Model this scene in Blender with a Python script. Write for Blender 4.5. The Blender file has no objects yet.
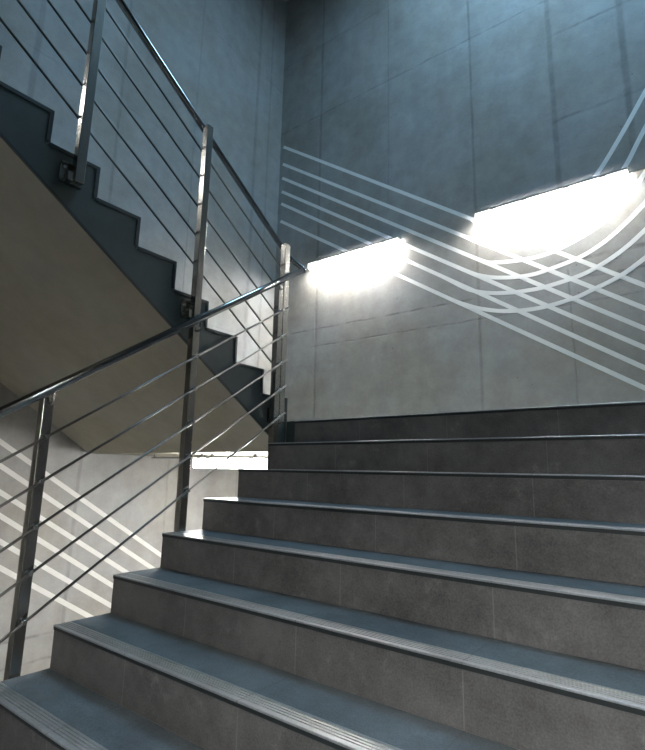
import bpy, bmesh, math, random
from mathutils import Vector, Matrix
random.seed(4)
SC = bpy.context.scene
COL = SC.collection

# ------------------------------------------------------------------ dimensions
T = 0.28            # going of one step
R = 0.18532         # rise of one step
M = R / T
XG = -0.1004        # side face of the upper flight
YU = 1.7026         # first riser of the upper flight
ZL = 6 * R          # landing level
XL = -2.99          # left wall
XR = 2.98           # right wall
YB = 4.56           # back wall
YF = -4.2           # wall behind the viewer
ZC = 9.35           # ceiling
ZF = -5 * R         # floor where the viewer stands
ZB = -2.6           # basement floor under the stair void

# ------------------------------------------------------------------ materials
def new_mat(name):
    m = bpy.data.materials.new(name); m.use_nodes = True
    nt = m.node_tree
    return m, nt, nt.nodes['Principled BSDF']

class NB:
    """tiny node builder"""
    def __init__(s, nt): s.nt = nt
    def n(s, typ, **kw):
        nd = s.nt.nodes.new(typ)
        for k, v in kw.items(): setattr(nd, k, v)
        return nd
    def link(s, a, b): s.nt.links.new(a, b)
    def val(s, sock, v):
        if isinstance(v, (int, float)): sock.default_value = v
        else: s.link(v, sock)
    def math(s, op, a, b=0.0, c=0.0, clamp=False):
        nd = s.n('ShaderNodeMath', operation=op, use_clamp=clamp)
        s.val(nd.inputs[0], a); s.val(nd.inputs[1], b); s.val(nd.inputs[2], c)
        return nd.outputs[0]
    def smooth(s, v, a, b, o0=0.0, o1=1.0):
        nd = s.n('ShaderNodeMapRange', interpolation_type='SMOOTHSTEP')
        s.val(nd.inputs[0], v); nd.inputs[1].default_value = a; nd.inputs[2].default_value = b
        nd.inputs[3].default_value = o0; nd.inputs[4].default_value = o1
        return nd.outputs[0]
    def noise(s, vec, scale, detail=4, rough=0.55, sc=(1, 1, 1)):
        mp = s.n('ShaderNodeMapping'); s.link(vec, mp.inputs[0]); mp.inputs['Scale'].default_value = sc
        nd = s.n('ShaderNodeTexNoise'); s.link(mp.outputs[0], nd.inputs['Vector'])
        nd.inputs['Scale'].default_value = scale; nd.inputs['Detail'].default_value = detail
        nd.inputs['Roughness'].default_value = rough
        return nd.outputs[0]
    def mix(s, f, a, b, blend='MIX'):
        nd = s.n('ShaderNodeMix', data_type='RGBA', blend_type=blend)
        s.val(nd.inputs[0], f)
        for sock, v in ((nd.inputs[6], a), (nd.inputs[7], b)):
            if isinstance(v, tuple): sock.default_value = v if len(v) == 4 else (*v, 1)
            else: s.link(v, sock)
        return nd.outputs[2]
    def bump(s, h, strength, dist):
        nd = s.n('ShaderNodeBump'); s.link(h, nd.inputs['Height'])
        nd.inputs['Strength'].default_value = strength; nd.inputs['Distance'].default_value = dist
        return nd.outputs[0]

def concrete(name, base, axis=None, vlines=(), hlines=(), var=0.16, holes=True):
    """cast concrete: clouding, drips, pinholes, and formwork joints.
    axis 'x': wall lies in XZ; 'y': wall lies in YZ.
    vlines (u, z0, z1, width, depth); hlines (z, u0, u1, width, depth)"""
    m, nt, p = new_mat(name); b = NB(nt)
    pos = b.n('ShaderNodeNewGeometry').outputs['Position']
    sep = b.n('ShaderNodeSeparateXYZ'); b.link(pos, sep.inputs[0])
    u = sep.outputs[0] if axis == 'x' else sep.outputs[1]
    z = sep.outputs[2]
    big = b.noise(pos, 0.9, 5, 0.6)
    mid = b.noise(pos, 5.0, 6, 0.65)
    fine = b.noise(pos, 60.0, 3, 0.6)
    drip = b.noise(pos, 2.2, 4, 0.6, (1.6, 1.6, 0.35))
    band = b.noise(pos, 2.0, 4, 0.6, (0.5, 0.5, 1.8))
    f = b.math('ADD', b.math('MULTIPLY', big, 0.9), b.math('MULTIPLY', mid, 0.62))
    f = b.math('ADD', f, b.math('MULTIPLY', drip, 0.30))
    f = b.math('ADD', f, b.math('MULTIPLY', band, 0.15))
    f = b.math('ADD', f, b.math('MULTIPLY', fine, 0.22))        # mean about 1.09
    k = b.math('ADD', b.math('MULTIPLY', b.math('SUBTRACT', f, 1.09), var * 6.0), 1.0)
    height = b.math('ADD', b.math('MULTIPLY', mid, 0.6), b.math('MULTIPLY', fine, 0.25))
    wob = b.math('MULTIPLY', b.math('SUBTRACT', b.noise(pos, 3.0, 3), 0.5), 0.05)
    brk = b.noise(pos, 3.5, 4, 0.7)
    for (c, a0, a1, w, d) in vlines:
        dist = b.math('ABSOLUTE', b.math('SUBTRACT', b.math('ADD', u, b.math('MULTIPLY', wob, 0.5)), c))
        l = b.smooth(dist, w * 0.25, w, 1, 0)
        l = b.math('MULTIPLY', l, b.smooth(z, a0 - .03, a0 + .03)); l = b.math('MULTIPLY', l, b.smooth(z, a1 - .03, a1 + .03, 1, 0))
        l = b.math('MULTIPLY', l, b.smooth(brk, 0.25, 0.6, 0.35, 1))
        k = b.math('MULTIPLY', k, b.math('SUBTRACT', 1.0, b.math('MULTIPLY', l, d)))
        height = b.math('SUBTRACT', height, b.math('MULTIPLY', l, 0.7))
    for (c, a0, a1, w, d) in hlines:
        dist = b.math('ABSOLUTE', b.math('SUBTRACT', b.math('ADD', z, wob), c))
        l = b.smooth(dist, w * 0.2, w, 1, 0)
        l = b.math('MULTIPLY', l, b.smooth(u, a0 - .03, a0 + .03)); l = b.math('MULTIPLY', l, b.smooth(u, a1 - .03, a1 + .03, 1, 0))
        l = b.math('MULTIPLY', l, b.smooth(brk, 0.38, 0.62, 0.12, 1))
        k = b.math('MULTIPLY', k, b.math('SUBTRACT', 1.0, b.math('MULTIPLY', l, d)))
        height = b.math('SUBTRACT', height, b.math('MULTIPLY', l, 0.3))
    if holes:
        vo = b.n('ShaderNodeTexVoronoi'); b.link(pos, vo.inputs['Vector']); vo.inputs['Scale'].default_value = 13.0
        hs = b.n('ShaderNodeSeparateColor'); b.link(vo.outputs['Color'], hs.inputs[0])
        rad = b.math('MULTIPLY', b.math('POWER', hs.outputs[0], 5.0), 0.13)
        hole = b.math('LESS_THAN', vo.outputs['Distance'], rad)
        k = b.math('MULTIPLY', k, b.math('SUBTRACT', 1.0, b.math('MULTIPLY', hole, 0.45)))
        height = b.math('SUBTRACT', height, b.math('MULTIPLY', hole, 0.6))
    tint = b.mix(b.smooth(big, 0.35, 0.65), (base[0] * 1.03, base[1], base[2] * .95), (base[0] * .98, base[1], base[2] * 1.03))
    comb = b.n('ShaderNodeCombineXYZ')
    for i in range(3): b.link(k, comb.inputs[i])
    b.link(b.mix(1.0, tint, comb.outputs[0], 'MULTIPLY'), p.inputs['Base Color'])
    p.inputs['Roughness'].default_value = 0.62
    p.inputs['Specular IOR Level'].default_value = 0.35
    b.link(b.bump(height, 0.35, 0.012), p.inputs['Normal'])
    return m

def tile(name, base, rough, joint=(0.30, 0.30, 0.29), jd=0.8, spec=0.5, scuff=0.5, rvar=1.0, bmp=.12, coat=0.0):
    m, nt, p = new_mat(name); b = NB(nt)
    pos = b.n('ShaderNodeNewGeometry').outputs['Position']
    sep = b.n('ShaderNodeSeparateXYZ'); b.link(pos, sep.inputs[0])
    big = b.noise(pos, 3.0, 6, 0.65)
    mid = b.noise(pos, 14.0, 6, 0.7)
    fine = b.noise(pos, 160.0, 2, 0.6)
    f = b.math('ADD', b.math('MULTIPLY', big, 1.7), b.math('MULTIPLY', mid, 1.1))
    f = b.math('ADD', f, b.math('MULTIPLY', fine, 1.1))          # mean 1.95
    k = b.math('ADD', b.math('MULTIPLY', b.math('SUBTRACT', f, 1.95), 1.0), 1.0)
    # pale scuffs
    sc = b.math('MULTIPLY', b.smooth(b.noise(pos, 7.0, 8, 0.75), 0.56, 0.75), scuff)
    k = b.math('ADD', k, sc)
    comb = b.n('ShaderNodeCombineXYZ')
    for i in range(3): b.link(k, comb.inputs[i])
    col = b.mix(1.0, base, comb.outputs[0], 'MULTIPLY')
    # butt joints of the 0.64 m tiles
    ph = b.math('DIVIDE', b.math('SUBTRACT', sep.outputs[0], 0.590 - 0.643 * 20), 0.643)
    fr = b.math('FRACT', ph)
    d = b.math('MULTIPLY', b.math('MINIMUM', fr, b.math('SUBTRACT', 1.0, fr)), 0.643)
    j = b.math('MULTIPLY', b.smooth(d, 0.0012, 0.0030, 1, 0), b.smooth(mid, 0.3, 0.55, 0.35 * jd, jd))
    col = b.mix(j, col, joint)
    b.link(col, p.inputs['Base Color'])
    b.link(b.smooth(mid, 0.3, 0.7, rough - .07 * rvar, rough + .1 * rvar), p.inputs['Roughness'])
    p.inputs['Specular IOR Level'].default_value = spec
    p.inputs['Coat Weight'].default_value = coat; p.inputs['Coat Roughness'].default_value = .3
    b.link(b.bump(b.math('ADD', mid, b.math('MULTIPLY', fine, 0.5)), bmp, 0.006), p.inputs['Normal'])
    return m

def steel(name, base, rough, brushed=True, stretch=(40, 40, 1)):
    m, nt, p = new_mat(name); b = NB(nt)
    pos = b.n('ShaderNodeNewGeometry').outputs['Position']
    n1 = b.noise(pos, 3.0, 2, 0.5, (1, 1, .15))
    n2 = b.noise(pos, 4.0, 3, 0.6)
    comb = b.mix(b.smooth(n2, 0.3, 0.7), tuple(c * .95 for c in base), tuple(min(1, c * 1.05) for c in base))
    b.link(comb, p.inputs['Base Color'])
    p.inputs['Metallic'].default_value = 1.0
    b.link(b.smooth(n1, 0.25, 0.75, rough - .02, rough + .03), p.inputs['Roughness'])
    return m

def paint(name, base, rough=0.45, spec=0.5, var=0.12):
    m, nt, p = new_mat(name); b = NB(nt)
    pos = b.n('ShaderNodeNewGeometry').outputs['Position']
    n1 = b.noise(pos, 6.0, 5, 0.65)
    b.link(b.mix(b.smooth(n1, 0.3, 0.7), tuple(c * (1 - var) for c in base), tuple(c * (1 + var) for c in base)), p.inputs['Base Color'])
    p.inputs['Roughness'].default_value = rough
    p.inputs['Specular IOR Level'].default_value = spec
    return m

def emitter(name, col, strength):
    m, nt, p = new_mat(name)
    p.inputs['Base Color'].default_value = (.9, .9, .9, 1)
    p.inputs['Emission Color'].default_value = (*col, 1)
    p.inputs['Emission Strength'].default_value = strength
    return m

CON = (0.30, 0.298, 0.290)
M_BACK = concrete('wall concrete back', CON, 'x',
    vlines=[(-2.10, -3, 10, .035, .26), (-.83, 4.4, 10, .02, .10), (.43, -3, 10, .028, .26), (1.42, 3.9, 10, .045, .30), (1.45, -3, 3.0, .014, .22), (2.17, 4.2, 10, .05, .36)],
    hlines=[(6.56, -2.95, 1.40, .022, .30), (6.01, 1.40, 2.9, .028, .40), (4.86, 1.40, 2.9, .03, .25),
            (7.9, -3, 3, .02, .2), (2.87, -2.6, 2.9, .020, .42), (2.60, -2.2, 2.9, .017, .38), (3.10, 1.3, 2.9, .035, .45)], var=.17)
M_LEFT = concrete('wall concrete left', CON, 'y',
    vlines=[(1.60, -3, 10, .03, .20), (.59, -3, 10, .05, .22), (2.75, -3, 10, .02, .14), (3.95, -3, 10, .05, .22), (4.25, -3, 10, .03, .2)],
    hlines=[(-.925, -5, 4.6, .02, .3), (-1.16, -5, 4.6, .02, .3), (2.3, .5, 4.6, .012, .22), (2.75, .5, 4.6, .012, .14), (5.25, -5, 4.6, .015, .12), (7.4, -5, 4.6, .02, .2)], var=.15)
M_WALL = concrete('wall concrete plain', CON, 'x')
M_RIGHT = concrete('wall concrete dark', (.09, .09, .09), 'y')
M_SOFF = concrete('soffit concrete', (0.38, 0.367, 0.315), 'x', var=.10, holes=False)
M_SLAB = concrete('slab concrete', (0.36, 0.35, 0.315), 'x', var=.10)
M_RISER = tile('riser tile', (0.122, 0.120, 0.117), 0.58, joint=(.24,.24,.235), jd=.6, scuff=.7)
M_TREAD = tile('tread tile', (0.128, 0.151, 0.164), 0.50, joint=(.10, .10, .10), scuff=.25)
M_NOSE = tile('ribbed nosing tile', (0.24, 0.255, 0.262), 0.32, joint=(.06, .06, .06), spec=1.0, scuff=.1, rvar=.2, bmp=.02, coat=1.0)  # base colour lightened to stand in for lamp glare on the nosings
M_FLOOR = tile('floor tile', (0.10, 0.10, 0.10), 0.5)
M_STEEL = steel('brushed stainless steel', (0.44, 0.43, 0.40), 0.24)
M_RAIL = steel('polished stainless tube', (0.30, 0.30, 0.30), 0.16, stretch=(1, 6, 6))
M_ROD = steel('stainless rod', (0.13, 0.128, 0.122), 0.36, stretch=(1, 1, 1))
M_BOLT = steel('bolt steel', (0.75, 0.73, 0.70), 0.22)
M_STR = paint('stringer petrol grey paint', (0.044, 0.061, 0.062), 0.42)
M_EDGE = paint('tile edge dark', (0.018, 0.024, 0.026), 0.5)
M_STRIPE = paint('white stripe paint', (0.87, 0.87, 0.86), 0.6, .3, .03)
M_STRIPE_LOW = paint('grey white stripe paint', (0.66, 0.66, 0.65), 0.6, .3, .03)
M_HOUS = paint('lamp housing grey', (0.22, 0.22, 0.22), 0.4)
M_DIFF = emitter('lamp diffuser', (1.0, 0.975, 0.93), 330.0)
M_DIFF_LOW = emitter('lamp diffuser below the landing', (1.0, 0.975, 0.93), 160.0)
M_COVER = emitter('lamp frosted cover', (1.0, 0.975, 0.93), 1.8)
M_COVER_LOW = emitter('lamp frosted cover below the landing', (1.0, 0.975, 0.93), 75.0)
M_DIFF_UP = emitter('added lamp diffuser upper landing', (1.0, 0.975, 0.93), 60.0)
M_DIFF_NEAR = emitter('added lamp diffuser near the viewer', (1.0, 0.99, 0.97), 460.0)

# ------------------------------------------------------------------ mesh helpers
class MB:
    def __init__(s): s.bm = bmesh.new()
    def box(s, x0, x1, y0, y1, z0, z1):
        v = [s.bm.verts.new((x, y, z)) for x in (x0, x1) for y in (y0, y1) for z in (z0, z1)]
        for f in ((0, 1, 3, 2), (4, 6, 7, 5), (0, 4, 5, 1), (2, 3, 7, 6), (0, 2, 6, 4), (1, 5, 7, 3)):
            s.bm.faces.new([v[i] for i in f])
        return s
    def prism(s, prof, a0, a1, axis='x'):
        """extrude a 2-D outline: axis x -> (y,z); y -> (x,z)"""
        def P(p, a): return (a, p[0], p[1]) if axis == 'x' else (p[0], a, p[1])
        A = [s.bm.verts.new(P(p, a0)) for p in prof]; B = [s.bm.verts.new(P(p, a1)) for p in prof]
        s.bm.faces.new(A); s.bm.faces.new(B[::-1])
        n = len(prof)
        for i in range(n): s.bm.faces.new((A[i], B[i], B[(i + 1) % n], A[(i + 1) % n]))
        return s
    def tube(s, pts, r, seg=16, caps=True):
        pts = [Vector(p) for p in pts]; rings = []
        t0 = (pts[1] - pts[0]).normalized()
        ref = Vector((0, 0, 1)) if abs(t0.z) < .9 else Vector((1, 0, 0))
        nrm = (ref - t0 * ref.dot(t0)).normalized()
        for i, p in enumerate(pts):
            a = (pts[i] - pts[i - 1]).normalized() if i else t0
            c = (pts[i + 1] - pts[i]).normalized() if i < len(pts) - 1 else a
            tg = (a + c).normalized()
            nrm = (nrm - tg * nrm.dot(tg)).normalized(); bi = tg.cross(nrm)
            st = 1.0 / max(.5, math.cos(a.angle(c) / 2)) if a.angle(c) > 1e-5 else 1
            rings.append([s.bm.verts.new(p + (nrm * math.cos(q) + bi * math.sin(q)) * r) for q in [2 * math.pi * k / seg for k in range(seg)]])
        for A, B in zip(rings, rings[1:]):
            for k in range(seg):
                f = s.bm.faces.new((A[k], A[(k + 1) % seg], B[(k + 1) % seg], B[k])); f.smooth = True
        if caps: s.bm.faces.new(rings[0][::-1]); s.bm.faces.new(rings[-1])
        return s
    def build(s, name, mat, parent=None, bevel=0, smooth_bevel=2):
        bmesh.ops.recalc_face_normals(s.bm, faces=s.bm.faces)
        me = bpy.data.meshes.new(name)
        if parent is not None:
            bmesh.ops.translate(s.bm, verts=s.bm.verts, vec=-parent_world(parent))
        s.bm.to_mesh(me); s.bm.free()
        o = bpy.data.objects.new(name, me); COL.objects.link(o)
        me.materials.append(mat)
        if parent is not None: o.parent = parent
        if bevel:
            md = o.modifiers.new('Bevel', 'BEVEL'); md.width = bevel; md.segments = smooth_bevel
            md.limit_method = 'ANGLE'; md.angle_limit = math.radians(40)
        return o

def parent_world(p):
    v = Vector((0, 0, 0))
    while p is not None: v = v + p.location; p = p.parent
    return v

def thing(name, label, cat, loc, group=None):
    o = bpy.data.objects.new(name, None); COL.objects.link(o); o.location = loc
    o.empty_display_size = .1
    o['label'] = label; o['category'] = cat
    if group: o['group'] = group
    return o

def struct(o, label=None, cat=None):
    o['kind'] = 'structure'
    if label: o['label'] = label
    if cat: o['category'] = cat
    return o

# ------------------------------------------------------------------ the stairwell shell
wall_back = struct(MB().box(XL - .3, XR + .3, YB, YB + .3, ZB, ZC).build('wall_back', M_BACK), 'back concrete wall crossed by white painted stripes above the landing', 'wall')
wall_left = struct(MB().box(XL - .3, XL, YF, YB, ZB, ZC).build('wall_left', M_LEFT), 'left concrete wall behind the upper flight and its railing', 'wall')
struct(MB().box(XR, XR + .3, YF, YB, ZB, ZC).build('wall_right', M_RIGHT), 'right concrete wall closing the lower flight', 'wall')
struct(MB().box(XL - .3, XR + .3, YF - .3, YF, ZB, ZC).build('wall_front', M_WALL), 'concrete wall behind the viewer', 'wall')
# ceiling with an open skylight over the lower flight and the landing
SX0, SX1, SY0, SY1 = 0.5, 2.75, 1.5, 3.9
c = MB()
c.box(XL - .3, SX0, YF - .3, YB + .3, ZC, ZC + .3); c.box(SX1, XR + .3, YF - .3, YB + .3, ZC, ZC + .3)
c.box(SX0, SX1, YF - .3, SY0, ZC, ZC + .3); c.box(SX0, SX1, SY1, YB + .3, ZC, ZC + .3)
struct(c.build('ceiling', M_WALL), 'concrete ceiling high above with a skylight opening', 'ceiling')
# landing, upper landing, entry floor, basement floor
struct(MB().box(XL, XR, YU + .012, YB, .882, ZL - .012).build('floor', M_SOFF), 'concrete landing slab between the lower and the upper flight', 'floor')
struct(MB().box(XL, XR, YF, YU - 10 * T - .004, 17 * R - .23, 17 * R).build('floor', M_SLAB), 'upper landing slab over the viewer', 'floor')
struct(MB().box(XL, XR, YF, -4 * T + .006, ZF - .23, ZF).build('floor', M_FLOOR), 'entry floor below the lower flight', 'floor')
struct(MB().box(XL, XR, YF, YB, ZB - .2, ZB).build('floor', M_SLAB), 'basement floor under the stair void', 'floor')

# ------------------------------------------------------------------ stair tiles
def tread_profile(depth):
    """(y,z) of the flat part behind the nosing"""
    return [(.082, -.020), (.082, 0), (depth, 0), (depth, -.020)]
def nosing_profile():
    p = [(.0815, -.006), (.0815, 0)]
    for y in (.070, .056, .042, .028):                       # four anti-slip grooves
        p += [(y, 0), (y - .001, -.0035), (y - .006, -.0035), (y - .007, 0)]
    for a in range(0, 91, 18):                               # rounded front edge
        p.append((.004 - .004 * math.sin(math.radians(a)), -.004 + .004 * math.cos(math.radians(a))))
    p += [(0, -.006)]
    return p

def step_tiles(root, y, z, x0, x1, sgn, rise_depth, front_label=None, depth=T + .012, riser=True, ymin_z=None):
    f = lambda prof: [(y + sgn * a, z + b) for a, b in prof]
    t = MB().prism(f(tread_profile(depth)), x0, x1).build('tread', M_TREAD, root)
    n = MB().prism(f(nosing_profile()), x0, x1).build('nosing', M_NOSE, t)
    ya, yb = y + sgn * .003, y + sgn * .0815                    # dark profile strip, also stands in for the shadow under the nosing
    MB().box(x0, x1, min(ya, yb), max(ya, yb), z - .0202, z - .0062).build('edge_trim', M_EDGE, t)
    if riser:
        a, b = y + sgn * .007, y + sgn * .019
        MB().box(x0, x1, min(a, b), max(a, b), z - R, z - .0205).build('riser', M_RISER, root)

# ---- lower flight
low = thing('stair_flight', 'lower flight of dark grey tiled stairs rising to the landing', 'stairs', (1.45, -4 * T, ZF))
for k in range(-4, 7):
    step_tiles(low, k * T, k * R, 0.0, XR - .004, 1, R, depth=(T + .006 if k < 6 else .30))
body = []
for k in range(-4, 7):
    y = k * T + .0195
    body += [(y, (k - 1) * R - .0205), (y, k * R - .0205)]
body += [(YU + .008, 6 * R - .0205), (YU + .008, .884), (1.55, .80)]
body += [(-4 * T + .06, ZF - .23), (-4 * T + .0195, ZF - .23)]
MB().prism(body, 0.012, XR - .004).build('slab', M_SOFF, low)
# painted stringer plate on the open side
sp = []
for k in range(-4, 7):
    y = k * T + .0195
    sp += [(y, (k - 1) * R - .0205), (y, k * R - .0205)]
sp += [(YU + .008, 6 * R - .0205), (YU + .008, .884), (1.55, .79), (-4 * T + .04, ZF - .24)]
MB().prism(sp, 0.0, 0.0115).build('stringer', M_STR, low)

# ---- upper flight (rises towards the viewer on the left)
up = thing('stair_flight', 'upper flight of stairs with a stepped dark petrol side and plain concrete underside', 'stairs', (-1.54, YU, ZL))
UX0, UX1 = XL + .004, XG
for k in range(0, 11):
    step_tiles(up, YU - k * T, (7 + k) * R, UX0, UX1, -1, R, depth=T + .006 if k < 10 else .0825 + .05)
def soff(y): return .9693 - .6622 * (y - 1.5525)
yt = YU - 10 * T - .0            # top of the flight
ub = []
for k in range(0, 11):
    y = YU - k * T - .0195
    ub += [(y, (6 + k) * R + (.0 if k == 0 else -.0205)), (y, (7 + k) * R - .0205)]
ub += [(yt - .06, 17 * R - .0205), (yt - .06, soff(yt - .06) if soff(yt - .06) < 17 * R - .24 else 17 * R - .24)]
ub = [(YU + .008, ZL - .0)] + ub + [(yt, soff(yt)), (YU + .008, soff(YU + .008))]
# solid concrete waist
MB().prism(ub[1:-2] + [(yt, soff(yt)), (YU - .0195, soff(YU - .0195))], UX0, XG - .0125).build('slab', M_SOFF, up)
MB().prism(ub[1:-2] + [(yt, soff(yt) - .004), (YU - .002, soff(YU) - .004), (YU - .002, ZL)], XG - .012, XG - .0015).build('stringer', M_STR, up)
# narrow dark folded edge along the bottom and the stepped top of the stringer
e = MB()
w = .010
e.prism([(yt, soff(yt) - .004), (YU - .002, soff(YU) - .004), (YU - .002, soff(YU) + .010), (yt, soff(yt) + .010)], XG - .0015, XG + .003)
for k in range(0, 11):
    y = YU - k * T; z = (7 + k) * R
    e.box(XG - .0015, XG + .004, y - .024, y - .002, z - R, z - .002)
    e.box(XG - .0015, XG + .0035, y - T - .002, y - .002, z - .024, z - .002)
ed = e.build('edge_trim', M_EDGE, up); ed['label'] = 'dark folded edge along the stepped side'
# petrol end plate of the landing in the gap between the flights
gp = MB().box(XG, -.001, YU, YU + .011, .884, ZL).build('end_plate', M_STR, up)

# ------------------------------------------------------------------ railings
PW = .05
PX0, PX1 = -.070, -.020
def nose_z(y): return M * y
LOWOFF = (.955, .745, .536, .334, .128)         # rods above the nosing line
UPC = (3.355, 3.149, 2.938, 2.729, 2.526)       # rods of the upper flight: z + M y
def hr_low(y): return .957 + .673 * (y + .35)
def hr_up(y): return 3.553 - M * y
RX_L, RX_U = .005, -.082

def bolt(mb, x, y, z, r=.009, L=.008, sgn=1):
    mb.tube([(x, y, z), (x + sgn * L, y, z)], r, 8)

rl = thing('stair_railing', 'lower stainless railing whose round handrail rises rightward over five rods', 'railing', (-.045, -.13, -.2))
low_posts = [(-.160, -.110, -.34), (.690, .742, .19), (1.470, 1.522, .72)]
for (y0, y1, zb) in low_posts:
    ym = (y0 + y1) / 2
    zt = hr_low(ym) - .045
    p = MB().box(PX0, PX1, y0, y1, zb, zt).build('post', M_STEEL, rl, .003)
    # side bracket to the stair edge
    q = MB().box(PX1, -.0005, y0 - .02, y1 + .02, zb + .01, zb + .02)
    q.box(PX1, -.0005, y0 - .02, y1 + .02, zb + .09, zb + .10); q.box(-.0065, -.0005, y0 - .04, y1 + .04, zb, zb + .11)
    q.build('bracket', M_STEEL, p)
    # curved handrail bracket on the stair side of the post
    zc = zt - .012
    MB().tube([(PX1 - .004, ym + .006, zc - .02), (PX1 + .012, ym + .006, zc - .02), (.0, ym + .006, zc - .006), (.004, ym + .008, hr_low(ym) - .012)], .006, 10).build('handrail_bracket', M_STEEL, p)
    for c in LOWOFF:
        z = nose_z(ym) + c
        MB().tube([(PX1 - .003, ym, z), (RX_L + .010, ym, z)], .010, 12).build('rod_clip', M_BOLT, p)
ya, yb = -1.25, 1.560
for c in LOWOFF:
    MB().tube([(RX_L, ya, nose_z(ya) + c), (RX_L, yb, nose_z(yb) + c)], .0068, 12).build('rod', M_ROD, rl)

hy = 1.725
MB().tube([(.004, -1.25, hr_low(-1.25)), (.004, 1.2, hr_low(1.2)), (.004, hy - .02, hr_low(hy - .02))], .0235, 24).build('handrail', M_RAIL, rl)

ru = thing('stair_railing', 'upper stainless railing with tall posts descending rightward beside the stepped dark stringer', 'railing', (-.045, 1.55, ZL))
up_posts = [(-.147, -.095, 2.218, 3.625), (.687, .737, 1.684, 3.072), (1.527, 1.583, 1.085, 2.520)]
for i, (y0, y1, zb, zt) in enumerate(up_posts):
    ym = (y0 + y1) / 2
    p = MB().box(PX0, PX1, y0, y1, zb, zt).build('post', M_STEEL, ru, .003)
    q = MB()
    q.box(XG + .0045, XG + .0105, y0 - .052, y1 + .012, zb - .004, zb + .110)          # plate on the stringer
    q.box(XG + .0105, PX0, y0 - .052, y1 + .012, zb - .004, zb + .004)                 # lower tab
    q.box(XG + .0105, PX0, y0 - .052, y1 + .012, zb + .102, zb + .110)                 # upper tab
    q.box(PX0 + .0, PX0 + .035, y0 - .030, y0 - .0005, zb - .004, zb + .045)           # lug gripping the post
    q.build('bracket', M_STEEL, p)
    for zz in (zb + .025, zb + .085):
        m = MB(); bolt(m, XG + .0105, y0 - .030, zz, .010, .009); m.build('bolt', M_BOLT, p)
    for c in UPC:
        z = c - M * ym
        MB().tube([(PX0 + .003, ym, z), (RX_U - .010, ym, z)], .010, 12).build('rod_clip', M_BOLT, p)
    MB().tube([(PX0 + .003, ym, hr_up(ym) - .05), (PX0 - .012, ym, hr_up(ym) - .05), (-.1, ym, hr_up(ym) - .02)], .006, 10).build('handrail_bracket', M_STEEL, p)
ya, yb = -1.05, 1.560
for c in UPC:
    MB().tube([(RX_U, ya, c - M * ya), (RX_U, yb, c - M * yb)], .0068, 12).build('rod', M_ROD, ru)
# handrail comes down, turns across the gap and meets the lower handrail
def arc(p0, p1, p2, n=6):
    out = []
    for i in range(n + 1):
        s = i / n
        a = Vector(p0).lerp(Vector(p1), s); b_ = Vector(p1).lerp(Vector(p2), s); out.append(a.lerp(b_, s))
    return out
cA = Vector((-.1, 1.655, hr_up(1.655)))
cB = Vector((.004, hy + .035, hr_low(hy)))
path = [Vector((-.1, -1.05, hr_up(-1.05))), Vector((-.1, 1.0, hr_up(1.0)))]
path += arc(Vector((-.1, 1.60, hr_up(1.60))), cA, cA.lerp(cB, .35))
path += arc(cA.lerp(cB, .72), cB, Vector((.004, hy - .015, hr_low(hy - .015))))
MB().tube(path, .0225, 24).build('handrail', M_RAIL, ru)

# ------------------------------------------------------------------ wall lamps
def lamp(root, a, b, wall, zt, trunk=None, glow=None):
    """linear lamp: a..b along the wall, top at zt. wall 'back' runs in x, 'left' and 'right' run in y"""
    def bx(mb, u0, u1, d0, d1, z0, z1):
        if wall == 'back': mb.box(u0, u1, YB - d1, YB - d0, z0, z1)
        elif wall == 'right': mb.box(XR - d1, XR - d0, u0, u1, z0, z1)
        else: mb.box(XL + d0, XL + d1, u0, u1, z0, z1)
        return mb
    h = bx(MB(), a, b, .016, .113, zt - .013, zt + .004)
    for s in (.1, .5, .9):                                     # stand-off feet keep the tray clear of the wall
        u = a + (b - a) * s
        bx(h, u - .02, u + .02, .0005, .016, zt - .013, zt + .004)
    h.build('housing', M_HOUS, root)
    bx(MB(), a + .11, b - .11, .024, .100, zt - .105, zt - .0105).build('diffuser', glow or M_DIFF, root)
    # frosted front and end covers
    cv = bx(MB(), a, b, .1005, .110, zt - .100, zt - .0105)
    bx(cv, a, a + .0055, .024, .1005, zt - .100, zt - .0105); bx(cv, b - .0055, b, .024, .1005, zt - .100, zt - .0105)
    cv.build('cover', M_COVER, root)
    for s in (.14, .36, .64, .86):
        u = a + (b - a) * s
        bx(MB(), u - .03, u + .03, .098, .1135, zt - .020, zt - .003).build('clip', M_HOUS, root)
    if trunk:
        t = bx(MB(), trunk[0], trunk[1], .001, .022, zt - .016, zt - .002).build('trunking', M_HOUS, root)

G = 'linear wall lamps'
LA = thing('wall_lamp', 'glowing strip lamp on the back wall beside the handrail corner', 'lamp', (-1.44, YB, 3.93), G)
lamp(LA, -2.20, -.629, 'back', 3.929)
LB = thing('wall_lamp', 'glowing strip lamp on the back wall at right, directly over the curved stripes', 'lamp', (1.28, YB, 3.93), G)
lamp(LB, .462, 2.102, 'back', 3.942, (2.102, XR - .01))
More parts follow.
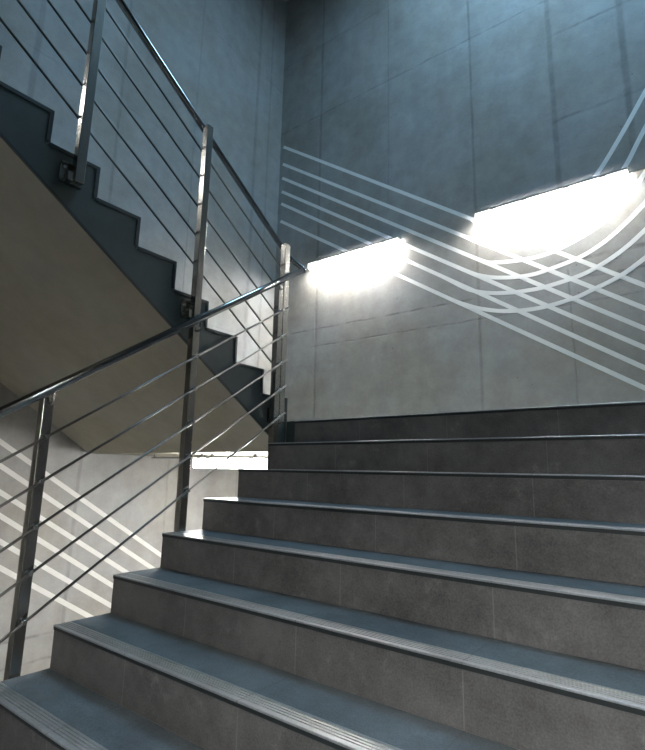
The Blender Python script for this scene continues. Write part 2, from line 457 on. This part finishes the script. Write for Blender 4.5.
# lamps hung under the landing slab, parallel to its front edge
def hung_lamp(root, x0, x1, y, trunk=None):
    zt = .852; y0, y1 = y, y + .10
    MB().box(x0, x1, y0, y1, zt - .010, zt).build('housing', M_HOUS, root)
    MB().box(x0 + .010, x1 - .010, y0 + .012, y1 - .012, zt - .104, zt - .0105).build('diffuser', M_DIFF_LOW, root)
    cv = MB().box(x0 + .004, x1 - .004, y0 + .002, y0 + .0115, zt - .102, zt - .0105).box(x0 + .004, x1 - .004, y1 - .0115, y1 - .002, zt - .102, zt - .0105)
    cv.box(x0 + .004, x0 + .0095, y0 + .0115, y1 - .0115, zt - .102, zt - .0105).box(x1 - .0095, x1 - .004, y0 + .0115, y1 - .0115, zt - .102, zt - .0105)
    cv.build('cover', M_COVER_LOW, root)
    for s_ in (.05, .14, .50, .62, .93):
        u = x0 + (x1 - x0) * s_
        MB().box(u - .03, u + .03, y0 - .006, y1 + .006, zt - .020, zt - .0005).box(u - .012, u + .012, y + .04, y + .06, zt, .8818).build('clip', M_HOUS, root)
    if trunk is not None:
        MB().box(trunk, x0, y + .035, y + .065, zt - .012, zt).box(trunk + .04, trunk + .06, y + .04, y + .06, zt, .8818).build('trunking', M_HOUS, root)
LC = thing('wall_lamp', 'glowing strip lamp hung under the landing, seen behind the lower railing', 'lamp', (-.82, 2.05, .882), G)
hung_lamp(LC, -1.640, .0, 2.05, -2.40)
LE = thing('wall_lamp', 'unseen strip lamp added under the back of the landing, behind the lower flight', 'lamp', (-1.0, 3.5, .882), G)
hung_lamp(LE, -1.8, -.15, 3.5)  # added out of sight to brighten the lower left wall
LF = thing('wall_lamp', 'unseen strip lamp added on the left wall above the upper landing', 'lamp', (XL, -1.85, 5.0), G)
lamp(LF, -2.6, -1.1, 'left', 5.0, None, M_DIFF_UP)  # added out of view to put bright reflections on the posts
LD = thing('wall_lamp', 'unseen strip lamp added on the right wall beside the viewer', 'lamp', (XR, -1.95, 1.45), G)
lamp(LD, -2.5, -1.4, 'right', 1.45, None, M_DIFF_NEAR)  # added out of view to light the risers from the near side

# ------------------------------------------------------------------ white stripes painted on the walls
def ribbon(pts, w, plane):
    """flat painted band along 2-D points; plane 'back' (x,z) or 'left' (y,z)"""
    mb = MB(); pts = [Vector(p) for p in pts]; L = []; Rr = []
    for i, p in enumerate(pts):
        d = ((pts[min(i + 1, len(pts) - 1)] - pts[max(i - 1, 0)])).normalized()
        n = Vector((-d.y, d.x)) * w / 2
        L.append(p + n); Rr.append(p - n)
    def P(q, k):
        return (q.x, YB - k, q.y) if plane == 'back' else (XL + k, q.x, q.y)
    A = [[mb.bm.verts.new(P(q, k)) for q in S] for S in (L, Rr) for k in (.0001, .0006)]
    for i in range(len(pts) - 1):
        for a, b in ((0, 1), (1, 3), (3, 2), (2, 0)):
            mb.bm.faces.new((A[a][i], A[b][i], A[b][i + 1], A[a][i + 1]))
    for i in (0, -1): mb.bm.faces.new((A[0][i], A[1][i], A[3][i], A[2][i]))
    return mb
def resc(p):   # from the first survey plane of the back wall (y=4.677) to the wall itself, seen from the survey point
    s = (YB + 1.2747) / (4.677 + 1.2747)
    return (2.5276 + (p[0] - 2.5276) * s, .7238 + (p[1] - .7238) * s)
def catmull(P, n=8):
    P = [Vector(p) for p in P]; Q = [P[0] * 2 - P[1]] + P + [P[-1] * 2 - P[-2]]; out = []
    for i in range(1, len(Q) - 2):
        for k in range(n):
            t = k / n; a, b, c, d = Q[i - 1:i + 3]
            out.append(.5 * ((2 * b) + (c - a) * t + (2 * a - 5 * b + 4 * c - d) * t * t + (3 * b - a - 3 * c + d) * t ** 3))
    return out + [P[-1]]
SW = .049
LINES = ((-.718, 4.236), (-.702, 3.945), (-.693, 3.700), (-.683, 3.469), (-.681, 3.245), (-.659, 2.983))
for m_, c_ in LINES:
    pts = [resc((x, m_ * x + c_)) for x in (-3.03, 3.0)]
    ribbon(pts, SW, 'back').build('painted_stripe', M_STRIPE, wall_back)
CUR = [
 [(.42, 3.90), (.567, 3.805), (.75, 3.709), (.95, 3.675), (1.217, 3.712), (1.53, 3.868), (1.793, 4.101), (2.06, 4.48), (2.32, 4.897), (2.9, 5.83)],
 [(.33, 3.70), (.495, 3.594), (.64, 3.526), (.825, 3.485), (1.034, 3.468), (1.204, 3.482), (1.51, 3.572), (1.841, 3.801), (2.08, 4.11), (2.284, 4.469), (2.9, 5.5)],
 [(.36, 3.445), (.487, 3.370), (.62, 3.327), (.792, 3.299), (1.025, 3.279), (1.193, 3.286), (1.358, 3.318), (1.613, 3.406), (1.841, 3.525), (2.034, 3.678), (2.244, 3.960), (2.9, 4.95)],
 [(.18, 3.342), (.315, 3.259), (.44, 3.193), (.602, 3.134), (.80, 3.092), (.98, 3.075), (1.159, 3.083), (1.515, 3.151), (1.731, 3.236), (1.924, 3.359), (2.212, 3.608), (2.9, 4.3)],
 [(.04, 3.20), (.178, 3.108), (.32, 3.022), (.533, 2.948), (.773, 2.904), (.98, 2.89), (1.17, 2.892), (1.51, 2.940), (1.725, 3.010), (1.954, 3.131), (2.187, 3.306), (2.9, 3.9)],
 [(-.06, 3.02), (.079, 2.933), (.236, 2.848), (.401, 2.772), (.656, 2.694), (.935, 2.656), (1.167, 2.656), (1.469, 2.698), (1.688, 2.769), (1.913, 2.850), (2.161, 2.999), (2.9, 3.5)],
]
for P, (m_, c_) in zip(CUR, LINES):
    x_ = P[0][0]
    P = [(x_ - .25, m_ * (x_ - .25) + c_), (x_ - .12, m_ * (x_ - .12) + c_)] + P[1:]   # each bend leaves its straight band tangentially
    o = ribbon(catmull([resc(p) for p in P]), SW, 'back')
    for v in o.bm.verts: v.co.y -= .0004                      # second coat, over the straight bands
    o = o.build('curved_stripe', M_STRIPE, wall_back)
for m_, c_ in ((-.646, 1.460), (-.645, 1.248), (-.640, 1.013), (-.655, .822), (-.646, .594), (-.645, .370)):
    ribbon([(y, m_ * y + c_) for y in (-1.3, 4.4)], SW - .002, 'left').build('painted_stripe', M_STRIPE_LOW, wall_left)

# ------------------------------------------------------------------ daylight
w = bpy.data.worlds.new('sky'); SC.world = w; w.use_nodes = True
bg = w.node_tree.nodes['Background']
bg.inputs[0].default_value = (0.29, 0.51, 0.70, 1); bg.inputs[1].default_value = 30.0
pl = bpy.data.lights.new('skylight_portal', 'AREA'); pl.shape = 'RECTANGLE'; pl.size = SX1 - SX0; pl.size_y = SY1 - SY0
pl.cycles.is_portal = True
po = bpy.data.objects.new('skylight_portal', pl); COL.objects.link(po)
po.location = ((SX0 + SX1) / 2, (SY0 + SY1) / 2, ZC + .02)

# ------------------------------------------------------------------ camera
cam = bpy.data.cameras.new('camera'); co = bpy.data.objects.new('camera', cam); COL.objects.link(co)
yaw, pitch, roll, f = .6545, .1909, .0228, 507.229
fw = Vector((-math.sin(yaw) * math.cos(pitch), math.cos(yaw) * math.cos(pitch), math.sin(pitch)))
r0 = Vector((math.cos(yaw), math.sin(yaw), 0)); u0 = r0.cross(fw)
r1 = r0 * math.cos(roll) + u0 * math.sin(roll); u1 = u0 * math.cos(roll) - r0 * math.sin(roll)
mat = Matrix((r1, u1, -fw)).transposed().to_4x4(); mat.translation = Vector((2.5276, -1.2747, .7238))
co.matrix_world = mat
cam.sensor_fit = 'HORIZONTAL'; cam.sensor_width = 36; cam.lens = f * 36 / 645
cam.clip_start = .02; cam.clip_end = 200
SC.camera = co
vs = SC.view_settings
vs.view_transform = 'Standard'; vs.look = 'None'; vs.gamma = 1; vs.use_curve_mapping = False; vs.exposure = 0.0
SC.cycles.max_bounces = 10; SC.cycles.diffuse_bounces = 6; SC.cycles.glossy_bounces = 4
SC.cycles.sample_clamp_indirect = 6.0
SC.cycles.use_denoising = True
